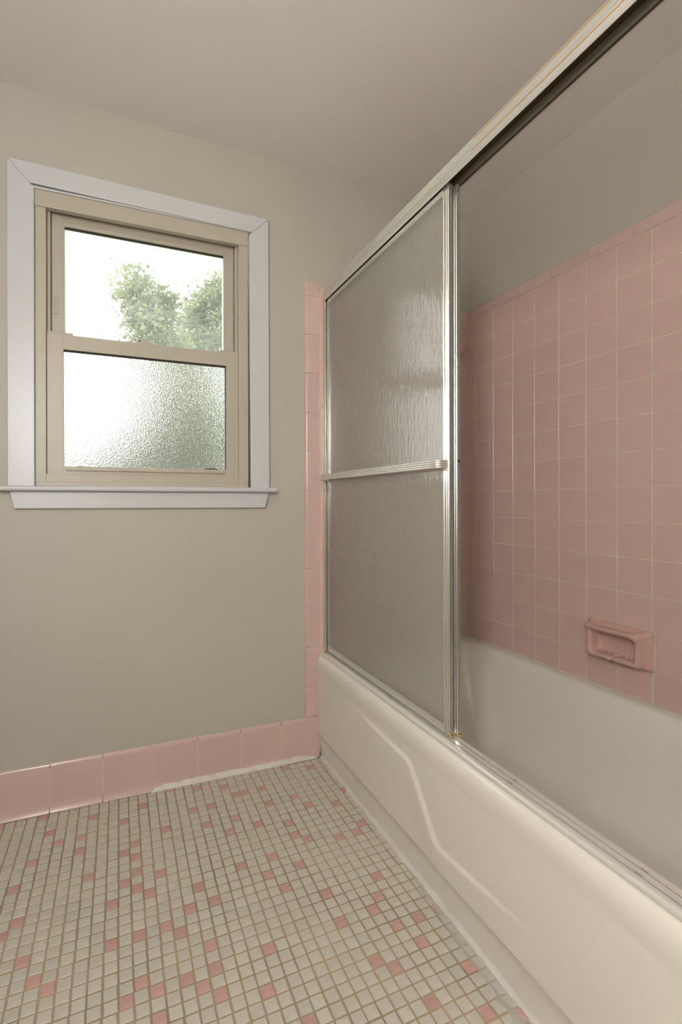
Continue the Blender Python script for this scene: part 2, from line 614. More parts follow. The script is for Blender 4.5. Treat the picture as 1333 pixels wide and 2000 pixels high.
def bead(name, pts, mat, parent, r0, jit, up=(0, 0, 1), side=(1, 0, 0), seed=1):
    """irregular smeared bead of caulk: quarter-round section along pts"""
    rn = random.Random(seed)
    up, side = Vector(up), Vector(side)
    vs, fs = [], []
    a1 = a2 = 1.0
    for n_, p in enumerate(pts):
        a1 += (rn.uniform(.6, 1.5) - a1) * jit
        a2 += (rn.uniform(.6, 1.5) - a2) * jit
        p = Vector(p)
        ra, rb = r0[0] * a1, r0[1] * a2
        vs += [p, p + side * ra, p + side * ra * .62 + up * rb * .22, p + side * ra * .25 + up * rb * .6, p + up * rb]
    for i in range(len(pts) - 1):
        for k in range(5):
            fs.append((i * 5 + k, i * 5 + (k + 1) % 5, i * 5 + 5 + (k + 1) % 5, i * 5 + 5 + k))
    fs += [(0, 1, 2, 3, 4), tuple(len(vs) - 5 + k for k in range(5))]
    return link(name, fix_normals(mesh(name, vs, fs)), mat, parent, smooth=True)


# white caulk smeared along the foot of the right-hand base tiles, following their cove
cp = [(-.0150, .0002), (-.0105, .0030), (-.0085, .0060), (-.0035, .0140), (-.0008, .0240), (0.0, .0360)]
rn = random.Random(4)
vs, fs = [], []
n = 90
hh = .018
for t in range(n + 1):
    x = -0.247 + .622 * t / n
    hh += (rn.uniform(.009, .022) - hh) * .25
    h = hh * min(1, (n - t) / 14 + .25) * min(1, t / 5 + .3)
    for k in range(6):
        z = .0004 + h * k / 5
        y_ = cp[-1][0]
        for (ya, za), (yb, zb_) in zip(cp, cp[1:]):
            if za <= z <= zb_:
                y_ = ya + (yb - ya) * (z - za) / (zb_ - za)
        vs.append((x, y_ - .0011 * (1 - .8 * k / 5), z))
    vs.append((x, .004, .0004 + h))
    vs.append((x, .004, .0004))
for t in range(n):
    for k in range(8):
        fs.append((t * 8 + k, t * 8 + (k + 1) % 8, t * 8 + 8 + (k + 1) % 8, t * 8 + 8 + k))
fs += [tuple(range(8)), tuple(n * 8 + k for k in range(8))]
link('caulk_bead', fix_normals(mesh('caulk_bead', vs, fs)), M['caulk'], base, smooth=True)

# ================================================================== WINDOW
win = empty('window_1', (-0.249, 0.0, 1.05))
tag(win, 'cream double-hung window in white casing, clear upper pane and frosted lower pane', kind='structure')
WC = Vector(win.location)


def wbox(name, x0, x1, y0, y1, z0, z1, mat, parent=None, bev=0.0015, seg=2):
    par = parent or win
    c = WC if par is win else Vector((0, 0, 0))
    me = box_me(name, x0 - WC.x, x1 - WC.x, y0 - WC.y, y1 - WC.y, z0 - WC.z, z1 - WC.z, bev, seg)
    return link(name, me, mat, par)


CT = 2.0985                         # casing top, drops a little to the right
# mitred head and side casings as slightly sloped prisms
def wpoly(name, poly, y0, y1, mat, parent=None, bev=0.0022):
    """polygon in XZ with thickness y0..y1, bevelled"""
    bm = bmesh.new()
    f = bm.faces.new([bm.verts.new((x - WC.x, y0, z - WC.z)) for x, z in poly])
    r = bmesh.ops.extrude_face_region(bm, geom=[f])
    for v in r['geom']:
        if isinstance(v, bmesh.types.BMVert):
            v.co.y = y1
    bmesh.ops.recalc_face_normals(bm, faces=bm.faces)
    if bev:
        bmesh.ops.bevel(bm, geom=list(bm.edges), offset=bev, segments=2, profile=0.5, affect='EDGES')
    me = bpy.data.meshes.new(name)
    bm.to_mesh(me)
    bm.free()
    return link(name, me, mat, parent or win)


CY0, CY1 = -0.012, WY
wpoly('head_casing', [(-.677, 2.0985), (.181, 2.0810), (.1175, 2.0195), (-.6150, 2.0325)], CY0, CY1, M['white'])
wpoly('side_casing', [(-.6772, 2.0985), (-.6152, 2.0325), (-.6020, 2.020), (-.6015, 1.060), (-.6772, 1.060)], CY0, CY1, M['white'])
wpoly('side_casing', [(.1812, 2.0810), (.1832, 1.058), (.1120, 1.058), (.1050, 2.008), (.1177, 2.0195)], CY0, CY1, M['white'])
# white return of the opening
wbox('head_stop', -.6118, .1138, -.006, WY + .10, 2.0215, 2.0275, M['white'], bev=.001)
# stool with a rounded nose, and the apron below
sp = [(WY + .03, 1.0625), (-.024, 1.0625), (-.0285, 1.0610), (-.0315, 1.0570), (-.0315, 1.0505), (-.0285, 1.0465), (-.024, 1.0450), (WY + .03, 1.0450)]
st = extrude('stool', [(y_ - WC.y, z_ - WC.z) for y_, z_ in sp], 'x', -.7010 - WC.x, .2065 - WC.x, M['white'], win, smooth=True)
wpoly('apron_board', [(-.6725, 1.0448), (.1825, 1.0448), (.1685, .9868), (-.6600, .9892)], -.008, WY, M['white'])
# vinyl master frame
wbox('head_strip', -.6085, .1050, -.001, .022, 1.9695, 2.0215, M['vinyl'])
wbox('frame_head', -.6085, .1050, .022, .098, 1.985, 2.0215, M['vinyl'])
wbox('jamb_liner', -.6020, -.5700, .003, .098, 1.0625, 1.9700, M['vinyl'])
wbox('jamb_liner', .0690, .1050, .003, .098, 1.0625, 1.9700, M['vinyl'])
wbox('jamb_track', -.5700, -.5600, .026, .098, 1.075, 1.985, M['vinyl'], bev=.0008)
wbox('jamb_track', .0600, .0690, .026, .098, 1.075, 1.985, M['vinyl'], bev=.0008)
wbox('frame_sill', -.5945, .0990, .004, .098, 1.0600, 1.1020, M['vinyl'])
wbox('sill_strip', -.5960, .1000, -.001, .004, 1.0625, 1.0765, M['vinyl'], bev=.001)
# upper sash (outer track)
us = empty('upper_sash'); us.parent = win
YU0, YU1 = .046, .078
GUX0, GUX1, GUZ0, GUZ1 = -.5190, .0205, 1.5650, 1.9420
wbox('stile', -.5585, GUX0, YU0, YU1, 1.540, 1.985, M['vinyl'], us)
wbox('stile', GUX1, .0585, YU0, YU1, 1.540, 1.985, M['vinyl'], us)
wbox('top_rail', -.5575, .0575, YU0 + .001, YU1 - .001, GUZ1, 1.9850, M['vinyl'], us)
wbox('bottom_rail', -.5575, .0575, YU0 + .001, YU1 - .001, 1.5290, GUZ0, M['vinyl'], us)
wbox('glazing_bead', GUX0 - .004, GUX1 + .004, YU0 - .005, YU0 + .004, GUZ1 - .003, GUZ1 + .012, M['vinyl'], us, bev=.002)
wbox('gasket', GUX0 - .002, GUX1 + .002, YU0 + .004, YU0 + .012, GUZ1 - .006, GUZ1 + .002, M['dark'], us, bev=0)
gp = wbox('glass_pane', GUX0 - .004, GUX1 + .004, .060, .064, GUZ0 - .004, GUZ1 + .004, M['glass'], us, bev=0)
tag(gp, 'clear glass pane')
wbox('vent_latch', -.5510, -.5390, YU0 - .004, YU0 + .002, 1.640, 1.700, M['vinyl'], us, bev=.0012)
wbox('vent_latch_slot', -.5480, -.5445, YU0 - .0055, YU0 - .003, 1.648, 1.692, M['vinyl'], us, bev=.0006)
# lower sash (inner track)
ls = empty('lower_sash'); ls.parent = win
YL0, YL1 = .012, .044
GLX0, GLX1, GLZ0, GLZ1 = -.5200, .0228, 1.1285, 1.5155
wbox('stile', -.5690, GLX0, YL0, YL1, 1.098, 1.5660, M['vinyl'], ls)
wbox('stile', GLX1, .0690, YL0, YL1, 1.098, 1.5660, M['vinyl'], ls)
wbox('top_rail', -.5680, .0680, YL0 + .0006, YL1, GLZ1, 1.5650, M['vinyl'], ls)
wbox('bottom_rail', -.5680, .0680, YL0 + .0006, YL1, 1.0985, GLZ0, M['vinyl'], ls)
wbox('lift_rail', -.5120, .0150, YL0 - .006, YL0 + .003, 1.1140, 1.1225, M['vinyl'], ls, bev=.002)
wbox('gasket', GLX0 - .001, GLX1 + .001, YL0 + .006, YL0 + .013, GLZ1 - .005, GLZ1 + .002, M['dark'], ls, bev=0)
wbox('gasket', GLX1 - .0025, GLX1 + .001, YL0 + .006, YL0 + .013, GLZ0, GLZ1, M['dark'], ls, bev=0)
gp = wbox('glass_pane', GLX0 - .004, GLX1 + .004, .026, .029, GLZ0 - .004, GLZ1 + .004, M['film'], ls, bev=0)
nb = NT('smooth_window_glass_side')
nb.t.nodes.remove(nb.b)
rb = nb.n('ShaderNodeBsdfRefraction')
rb.inputs['Roughness'].default_value = 0.0
rb.inputs['IOR'].default_value = 1.30
nb.l(rb.outputs['BSDF'], nb.out.inputs['Surface'])
gp.data.materials.append(nb.m)
for p in gp.data.polygons:
    p.material_index = 0 if p.normal.y < -.5 else 1
tag(gp, 'frosted privacy glass pane')
wbox('tilt_latch', -.5690, -.4920, YL0 + .004, YL1 - .004, 1.5650, 1.5735, M['vinyl'], ls, bev=.0015)
wbox('tilt_latch', -.0005, .0690, YL0 + .004, YL1 - .004, 1.5650, 1.5735, M['vinyl'], ls, bev=.0015)
lk = wpoly('sash_lock', [(-.287, 1.565), (-.237, 1.565), (-.240, 1.571), (-.252, 1.574), (-.268, 1.580), (-.287, 1.582), (-.287, 1.578), (-.275, 1.575)], YL0 + .006, YL1 - .006, M['vinyl'], ls, bev=.001)
for o in (us, ls):
    o.location = (0, 0, 0)
# curled edges of the film along the bottom of the lower pane
def crescent(name, x0, x1, h):
    m = 8
    top = [(x0 + (x1 - x0) * t / m, GLZ0 + .0008 + h * math.sin(PI * t / m)) for t in range(m + 1)]
    vs = [(x - WC.x, .0245, z - WC.z) for x, z in top] + [(x - WC.x, .0255, z - WC.z) for x, z in top]
    fs = [tuple(range(m + 1)), tuple(range(2 * m + 1, m, -1))] + [(t, t + 1, m + 2 + t, m + 1 + t) for t in range(m)] + [(0, m, 2 * m + 1, m + 1)]
    link(name, fix_normals(mesh(name, vs, fs)), M['dark'], ls)
crescent('film_curl', -.062, .004, .0045)
crescent('film_curl', -.487, -.455, .0018)
for zz, xx in ((1.705, -.6680), (1.560, .173)):
    me = bpy.data.meshes.new('nail_head')
    bm = bmesh.new(); bmesh.ops.create_cone(bm, cap_ends=True, segments=10, radius1=.0022, radius2=.0018, depth=.001)
    bmesh.ops.rotate(bm, verts=bm.verts, matrix=Matrix.Rotation(PI / 2, 3, 'X')); bm.to_mesh(me); bm.free()
    link('nail_head', me, M['vinyl'], win, loc=(xx - WC.x, CY0 - .0004, zz - WC.z))

# ================================================================== BATHTUB
TX0, TX1, TY0, TY1 = 0.390, 1.1245, 0.0005, -1.5450
tub = empty('bathtub', (0.76, -0.77, 0.0))
tag(tub, 'cream enamelled built-in bathtub with an embossed front apron', 'bathtub')
TC = Vector(tub.location)


def rrect(x0, x1, y0, y1, r, n=14):
    """rounded rectangle, 4*(n+1) points + straight subdivisions, same count for every ring"""
    pts = []
    cs = [(x1 - r, y1 - r, 0), (x0 + r, y1 - r, PI / 2), (x0 + r, y0 + r, PI), (x1 - r, y0 + r, 3 * PI / 2)]
    arcs = [[(cx + r * math.cos(a0 + k / n * PI / 2), cy + r * math.sin(a0 + k / n * PI / 2)) for k in range(n + 1)] for cx, cy, a0 in cs]
    for i in range(4):
        pts += arcs[i]
        a, b = arcs[i][-1], arcs[(i + 1) % 4][0]
        for k in range(1, 12):
            pts.append((a[0] + (b[0] - a[0]) * k / 12, a[1] + (b[1] - a[1]) * k / 12))
    return pts


RX_F = 0.412   # inner start of the flat rim (apron roll ends here)
ringdefs = [  # x0,x1,y0,y1,r,z
    (RX_F, TX1, TY1, TY0, .003, RIM - .0030),
    (0.452, 1.098, -1.460, -0.040, .05, RIM - .0025),
    (0.460, 1.090, -1.445, -0.050, .07, RIM - .0055),
    (0.468, 1.081, -1.430, -0.060, .09, RIM - .0130),
    (0.474, 1.075, -1.420, -0.070, .10, RIM - .0260),
    (0.479, 1.069, -1.410, -0.080, .11, RIM - .0480),
    (0.487, 1.060, -1.395, -0.097, .12, RIM - .0900),
    (0.500, 1.046, -1.370, -0.130, .13, RIM - .1600),
    (0.516, 1.030, -1.345, -0.170, .13, RIM - .2300),
    (0.532, 1.014, -1.320, -0.205, .13, RIM - .2800),
    (0.556, 0.990, -1.290, -0.245, .13, RIM - .3150),
    (0.590, 0.956, -1.250, -0.290, .12, RIM - .3350),
    (0.640, 0.906, -1.190, -0.350, .10, RIM - .3420),
    (0.720, 0.826, -1.090, -0.450, .04, RIM - .3450),
]
vs, fs = [], []
for (x0, x1, y0, y1, r, z) in ringdefs:
    vs += [(x - TC.x, y - TC.y, z - TC.z) for x, y in rrect(x0, x1, y0, y1, r)]
N = len(vs) // len(ringdefs)
for k in range(len(ringdefs) - 1):
    for i in range(N):
        j = (i + 1) % N
        fs.append((k * N + i, k * N + j, (k + 1) * N + j, (k + 1) * N + i))
fs.append(tuple((len(ringdefs) - 1) * N + i for i in range(N)))
me = fix_normals(mesh('basin', vs, fs))
bm = bmesh.new(); bm.from_mesh(me)
if max(bm.faces, key=lambda f: f.calc_area()).normal.z < 0:
    bmesh.ops.reverse_faces(bm, faces=bm.faces)
bm.to_mesh(me); bm.free()
basin = link('basin', me, M['tub'], tub, smooth=True)

# apron: rounded lip, face with a raised lower panel, toe strip
LINE = [(-0.20, .322), (-0.4649, .3121), (-0.640, .3045), (-0.662, .297), (-0.7137, .2307), (-0.768, .158), (-0.785, .1480), (-0.8575, .1554), (-1.0447, .1725), (-1.30, .185)]


def line_z(y):
    for (a, za), (b, zb) in zip(LINE, LINE[1:]):
        if b <= y <= a:
            return za + (zb - za) * (y - a) / (b - a)
    return LINE[0][1] if y > LINE[0][0] else LINE[-1][1]


def seg_dist(y, z):
    best = 9
    for (a, za), (b, zb) in zip(LINE, LINE[1:]):
        d = Vector((b - a, zb - za)); p = Vector((y - a, z - za))
        t = max(0, min(1, p.dot(d) / d.length_squared))
        best = min(best, (p - d * t).length)
    return best


def sstep(a, b, x):
    t = max(0, min(1, (x - a) / (b - a)))
    return t * t * (3 - 2 * t)


lip = [(RX_F, RIM - .0030), (.4060, RIM - .0024), (.3990, RIM - .0040), (.3930, RIM - .0075), (.3880, RIM - .0130), (.3845, RIM - .0205),
       (.3828, RIM - .0300), (.3824, RIM - .0420), (.3832, RIM - .0560), (.3850, RIM - .0720)]
NZ = 70
zs_face = [RIM - .0720 - (RIM - .0720 - .092) * t / NZ for t in range(1, NZ + 1)]
toe = [(.3880, .0890), (.3890, .0860), (.3920, .0820), (.3935, .0600), (.3955, .0300), (.3975, .0000)]
ys = [0.0 + TY1 * t / 200 for t in range(201)]
vs, fs = [], []
for y_ in ys:
    row = [(x, z) for x, z in lip]
    for z in zs_face:
        s = (RIM - .0720 - z) / (RIM - .0720 - .092)
        x = .3850 + .0025 * s
        sd = seg_dist(y_, z) * (1 if z < line_z(y_) else -1)
        fade = sstep(-.30, -.50, y_) * (1 - sstep(-.85, -1.12, y_))
        below = 1 - sstep(.0, .13, -(z - line_z(y_)) - .02)   # the raised panel sinks back toward the toe
        x -= .0065 * sstep(-.004, .006, sd) * fade * (0.35 + .65 * below)
        row.append((x, z))
    row += toe
    vs += [(x - TC.x, y_ - TC.y, z - TC.z) for x, z in row]
NR = len(vs) // len(ys)
for a in range(len(ys) - 1):
    for b in range(NR - 1):
        fs.append((a * NR + b, a * NR + b + 1, (a + 1) * NR + b + 1, (a + 1) * NR + b))
me = mesh('apron', vs, fs)
fix_normals(me)
bm = bmesh.new(); bm.from_mesh(me); bm.faces.ensure_lookup_table()
if sum(f.normal.x for f in bm.faces) > 0:
    bmesh.ops.reverse_faces(bm, faces=bm.faces)
bm.to_mesh(me); bm.free()
apron = link('apron', me, M['tub'], tub, smooth=True)
apron['label'] = 'embossed front panel'
n = 110
bead('caulk_bead', [(.3985 - TC.x, -.004 - 1.53 * t / n - TC.y, -.001) for t in range(n + 1)], M['caulk'], tub, (0.014, 0.012), .55,
     side=(-1, 0, 0), seed=9)
# thin white smear trodden onto the tiles at the near end
vs, fs = [], []
rn = random.Random(5)
for t in range(41):
    y_ = -.62 - .80 * t / 40
    w_ = .004 + .026 * sstep(-.62, -.95, y_) * rn.uniform(.75, 1.15)
    vs += [(.386 - TC.x, y_ - TC.y, .0008), (.386 - w_ - TC.x, y_ - TC.y, .0008), (.386 - w_ - TC.x, y_ - TC.y, .0013), (.386 - TC.x, y_ - TC.y, .0016)]
for t in range(40):
    for k in range(4):
        fs.append((t * 4 + k, t * 4 + (k + 1) % 4, t * 4 + 4 + (k + 1) % 4, t * 4 + 4 + k))


def smear_mat():
    nt = NT('thin_white_smear')
    nt.t.nodes.remove(nt.b)
    d = nt.n('ShaderNodeBsdfDiffuse'); d.inputs['Color'].default_value = srgb(226, 222, 214)
    tr = nt.n('ShaderNodeBsdfTransparent')
    mx = nt.n('ShaderNodeMixShader')
    f = noise(nt, 14, 2, 0.5, stretch=(2.5, .4, 1))
    c = ramp(nt, f, .30, (.05, .05, .05, 1), .75, (.5, .5, .5, 1))
    nt.l(c, mx.inputs['Fac']); nt.l(tr.outputs['BSDF'], mx.inputs[1]); nt.l(d.outputs['BSDF'], mx.inputs[2])
    nt.l(mx.outputs['Shader'], nt.out.inputs['Surface'])
    return nt.m


link('caulk_smear', fix_normals(mesh('caulk_smear', vs, fs)), smear_mat(), tub)
# vertical caulk where the apron meets the tiled wall
bead('caulk_bead', [(.3925 - TC.x, -.0012 - TC.y, .012 + .37 * t / 30) for t in range(31)], M['grout'], tub, (0.0045, 0.004), .5,
     up=(0, -1, 0), side=(-1, 0, 0), seed=12)
n = 90
bead('caulk_bead', [(1.1240 - TC.x, -.004 - 1.53 * t / n - TC.y, RIM - .0035) for t in range(n + 1)], M['grout'], tub, (0.004, 0.0035), .4,
     side=(-1, 0, 0), seed=13)
me = bpy.data.meshes.new('enamel_chip')
bm = bmesh.new(); bmesh.ops.create_uvsphere(bm, u_segments=10, v_segments=6, radius=.0019)
bmesh.ops.scale(bm, verts=bm.verts, vec=(.4, 1.3, 1)); bm.to_mesh(me); bm.free()
link('enamel_chip', me, M['dark'], tub, loc=(.3868 - TC.x, -.286 - TC.y, RIM - .0160))

# ================================================================== SHOWER DOOR FRAME
sf = empty('shower_door_frame', (0.43, -0.77, RIM))
tag(sf, 'aluminium shower door frame with ribbed header and ridged track on the tub', 'door frame')
FC = Vector(sf.location)


def fext(name, prof, axis, a, b, mat, parent, c=FC, smooth=True):
    off = {'y': (c.x, c.z, c.y), 'z': (c.x, c.y, c.z)}[axis]
    return extrude(name, [(p - off[0], q - off[1]) for p, q in prof], axis, a - off[2], b - off[2], mat, parent, smooth)


HEAD = [(.4100, 1.8050), (.4095, 1.8060), (.4095, 1.8300), (.4105, 1.8320), (.4090, 1.8335), (.4090, 1.8362), (.4108, 1.8378), (.4115, 1.8420),
        (.4100, 1.8436), (.4104, 1.8462), (.4125, 1.8474), (.4145, 1.8530), (.4135, 1.8545), (.4150, 1.8570), (.4180, 1.8590), (.4250, 1.8625),
        (.4660, 1.8625), (.4668, 1.8610), (.4668, 1.8170), (.4655, 1.8155), (.4608, 1.8155), (.4600, 1.8165), (.4600, 1.8260), (.4594, 1.8270), (.4594, 1.8300), (.4600, 1.8310),
        (.4600, 1.8570), (.4160, 1.8570), (.4118, 1.8300), (.4118, 1.8060)]
fext('header', HEAD, 'y', -.0008, -1.546, M['alu_h'], sf)
# dark-coloured block filling the top of the header channel
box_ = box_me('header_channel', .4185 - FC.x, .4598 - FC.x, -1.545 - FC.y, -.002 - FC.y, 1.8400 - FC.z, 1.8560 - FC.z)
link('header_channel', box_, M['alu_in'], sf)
for (xx, zz) in ((.40945, 1.8245), (.4134, 1.8512)):  # gold-coloured strips along the near part of the header only
    fext('gold_line', [(xx - .0006, zz - .0009), (xx - .0006, zz + .0009), (xx + .0008, zz + .0009), (xx + .0008, zz - .0009)], 'y', -.88, -1.545, M['gold'], sf, smooth=False)
zb = RIM - .0018
TRK = [(.3990, zb), (.3990, zb + .0020), (.4008, zb + .0060), (.4045, zb + .0092), (.4095, zb + .0108), (.4140, zb + .0110), (.4142, zb + .0060), (.4156, zb + .0060), (.4158, zb + .0122), (.4166, zb + .0122),
       (.4172, zb + .0110), (.4220, zb + .0112), (.4284, zb + .0122), (.4286, zb + .0050), (.4302, zb + .0050), (.4304, zb + .0138), (.4312, zb + .0138), (.4318, zb + .0125),
       (.4380, zb + .0128), (.4425, zb + .0136), (.4436, zb + .0120), (.4450, zb)]
fext('bottom_track', TRK, 'y', -.0025, -1.546, M['alu_track'], sf)
for (xa, xb_, zt_) in ((.4138, .4160, .0103), (.4282, .4306, .0114)):  # dark strips standing in for the shade inside the track slots
    fext('track_slot_shade', [(xa, zb + .0052), (xa, zb + zt_), (xb_, zb + zt_), (xb_, zb + .0052)], 'y', -.003, -1.5455, M['dark'], sf, smooth=False)
fext('header_back_strip', [(.4588, 1.8200), (.4588, 1.8392), (.4597, 1.8398), (.4601, 1.8398), (.4601, 1.8200)], 'y', -.002, -1.5455, M['alu_dull'], sf, smooth=False)
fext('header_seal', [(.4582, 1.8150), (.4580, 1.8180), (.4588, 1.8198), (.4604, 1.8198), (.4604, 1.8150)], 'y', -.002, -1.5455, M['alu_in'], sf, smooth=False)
JMB = [(.4085, -.0002), (.4085, -.0200), (.4100, -.0215), (.4140, -.0215), (.4145, -.0060), (.4500, -.0060), (.4505, -.0200), (.4545, -.0200), (.4550, -.0002)]
fext('wall_jamb', JMB, 'z', RIM + .016, 1.8150, M['alu_v'], sf)
fext('wall_jamb', [(x, -1.546 - y_) for x, y_ in JMB], 'z', RIM + .016, 1.8150, M['alu_v'], sf)
for yy in (-.988, -1.262):
    for xx in (.4163, .4309):
        me = box_me('weep_hole', xx - .0010 - FC.x, xx + .0010 - FC.x, yy - .006 - FC.y, yy + .006 - FC.y, zb + .0090 - FC.z, zb + (.0124 if xx < .42 else .0140) - FC.z)
        link('weep_hole', me, M['alu_dull'], sf)


# ================================================================== SLIDING DOORS
def fluted(x0, x1, ya, yb):
    """stile section: fluted front face (low x), flat back; ya > yb"""
    w = ya - yb
    fl = [(0, .0014), (.05, .0), (.14, .0), (.19, .0012), (.40, .0016), (.44, .0004), (.60, .0004), (.64, .0016), (.82, .0012), (.87, 0), (.95, 0), (1, .0014)]
    p = [(x0 + d, ya - w * t) for t, d in fl]
    return p + [(x1, yb), (x1, ya)]


def make_door(name, label, x0, x1, ya, yb, z0, z1, bar):
    d = empty(name, ((x0 + x1) / 2, (ya + yb) / 2, z0))
    tag(d, label, 'shower door', 'sliding shower doors')
    c = Vector(d.location)
    sw = .0065 if bar else .010
    fext('stile', fluted(x0, x1, ya, ya - sw), 'z', z0, z1, M['alu_v'], d, c)
    fext('stile', fluted(x0, x1, yb + .0235, yb), 'z', z0 + .001, z1 + .004, M['alu_v'], d, c)
    rail = lambda a, b: [(x0 + .0008, a), (x0 + .0001, a + .002), (x0 + .0001, (a + b) / 2 - .002), (x0 + .0016, (a + b) / 2), (x0 + .0005, (a + b) / 2 + .002), (x0 + .0005, b - .002), (x0 + .0012, b), (x1 - .0005, b), (x1 - .0005, a)]
    fext('bottom_rail', rail(z0, z0 + .020), 'y', ya - sw * .5, yb + .0225, M['alu_h'], d, c)
    fext('top_rail', rail(z1 - .016, z1), 'y', ya - sw * .5, yb + .0225, M['alu_h'], d, c)
    xm = (x0 + x1) / 2
    me = box_me('glass_pane', xm - .0022 - c.x, xm + .0022 - c.x, yb + .0220 - c.y, ya - sw + .001 - c.y, z0 + .0185 - c.z, z1 - .0145 - c.z)
    g = link('glass_pane', me, M['rain'], d)
    me.materials.append(M['pane_back'])
    for p in me.polygons:
        p.material_index = 0 if p.normal.x < -.5 else 1
    g['label'] = 'rippled obscure glass'
    me = box_me('bumper', x0 - c.x, x1 - c.x, yb - .0035 - c.y, yb + .004 - c.y, z0 - .004 - c.z, z0 + .006 - c.z, .002)
    link('bumper', me, M['rubber'], d)
    for zz in (z0 + .004, z1 - .012):
        me = bpy.data.meshes.new('screw')
        bm = bmesh.new(); bmesh.ops.create_cone(bm, cap_ends=True, segments=12, radius1=.003, radius2=.002, depth=.002)
        bmesh.ops.rotate(bm, verts=bm.verts, matrix=Matrix.Rotation(PI / 2, 3, 'X')); bm.to_mesh(me); bm.free()
        link('screw', me, M['rust'], d, loc=(0, yb - (.0035 if zz < 1 else 0) - .0008 - c.y, zz - c.z))
    if bar:
        # ribbed strip standing off the door, curling back to the stiles
        zc, hh = 1.1035, .0215
        prof = []
        for k in range(33):
            t = k / 32
            rib = .0014 * abs(math.sin(t * PI * 4)) if .02 < t < .98 else 0
            prof.append((rib, -hh / 2 + hh * t))
        xo = .386
        path = []
        r = .018
        yl, yr = ya - .004, yb + .008
        path.append((x0 + .0005, yl))
        path.append((xo + r, yl))
        for k in range(1, 7):
            a = k / 6 * PI / 2
            path.append((xo + r - r * math.sin(a), yl - r + r * math.cos(a)))
        for k in range(1, 12):
            path.append((xo, yl - r + (yr + r - (yl - r)) * k / 12))
        for k in range(0, 7):
            a = k / 6 * PI / 2
            path.append((xo + r - r * math.cos(a), yr + r - r * math.sin(a)))
        path.append((x0 + .0005, yr))
        vs, fs = [], []
        sec = [(1, p) for p in prof] + [(0, p) for p in reversed(prof)]
        m = len(sec)
        for i, (px, py) in enumerate(path):
            q0 = Vector(path[max(i - 1, 0)]); q1 = Vector(path[min(i + 1, len(path) - 1)])
            tdir = (q1 - q0).normalized()
            nrm = Vector((tdir.y, -tdir.x))
            if i < 2: nrm = Vector((0, 1))
            for s, (rib, dz) in sec:
                off = (.0026 + rib) if s else 0.0
                vs.append((px + nrm.x * off - c.x, py + nrm.y * off - c.y, zc + dz - c.z))
        for i in range(len(path) - 1):
            for k in range(m):
                fs.append((i * m + k, i * m + (k + 1) % m, (i + 1) * m + (k + 1) % m, (i + 1) * m + k))
        fs += [tuple(range(m)), tuple((len(path) - 1) * m + k for k in range(m))]
        tb = link('towel_bar', fix_normals(mesh('towel_bar', vs, fs)), M['alu_h'], d, smooth=True)
        tb.data.set_sharp_from_angle(angle=math.radians(50))
        tb['label'] = 'ribbed aluminium towel bar'
        for yy in (yl - .002, yr + .002):
            me = box_me('bar_bracket', x0 - .006 - c.x, x0 + .002 - c.x, yy - .004 - c.y, yy + .004 - c.y, zc - .016 - c.z, zc + .016 - c.z, .0015)
            link('bar_bracket', me, M['alu_v'], tb)
    else:
        me = box_me('roller_screw', x0 + .002 - c.x, x1 - .002 - c.x, yb - .0014 - c.y, yb + .001 - c.y, 1.108 - c.z, 1.116 - c.z, .0005)
        link('roller_screw', me, M['rust'], d)
    return d


make_door('sliding_shower_door', 'outer sliding shower door of rippled glass, with a ribbed towel bar across it',
          .4175, .4300, -.0245, -.7820, RIM + .0155, 1.8080, True)
make_door('sliding_shower_door', 'inner sliding shower door, tucked behind the one with the towel bar',
          .4385, .4505, -.0230, -.7860, RIM + .0170, 1.8060, False)

# ================================================================== SOAP DISH
dish = empty('soap_dish', (TXF, -0.7165, 0.5590))
tag(dish, 'pink ceramic soap dish set into the tiled wall above the tub', 'soap dish')


def ring(cy, cz, w, h, r, x, n=7, m=6):
    pts = []
    x0, x1, y0, y1 = cy - w / 2, cy + w / 2, cz - h / 2, cz + h / 2
    cs = [(x1 - r, y1 - r, 0), (x0 + r, y1 - r, PI / 2), (x0 + r, y0 + r, PI), (x1 - r, y0 + r, 3 * PI / 2)]
    arcs = [[(cx + r * math.cos(a0 + k / n * PI / 2), cyy + r * math.sin(a0 + k / n * PI / 2)) for k in range(n + 1)] for cx, cyy, a0 in cs]
    for i in range(4):
        pts += arcs[i]
        a, b = arcs[i][-1], arcs[(i + 1) % 4][0]
        sub = 20 if i in (0, 2) else m
        for k in range(1, sub):
            pts.append((a[0] + (b[0] - a[0]) * k / sub, a[1] + (b[1] - a[1]) * k / sub))
    return [(x, p, q) for p, q in pts]


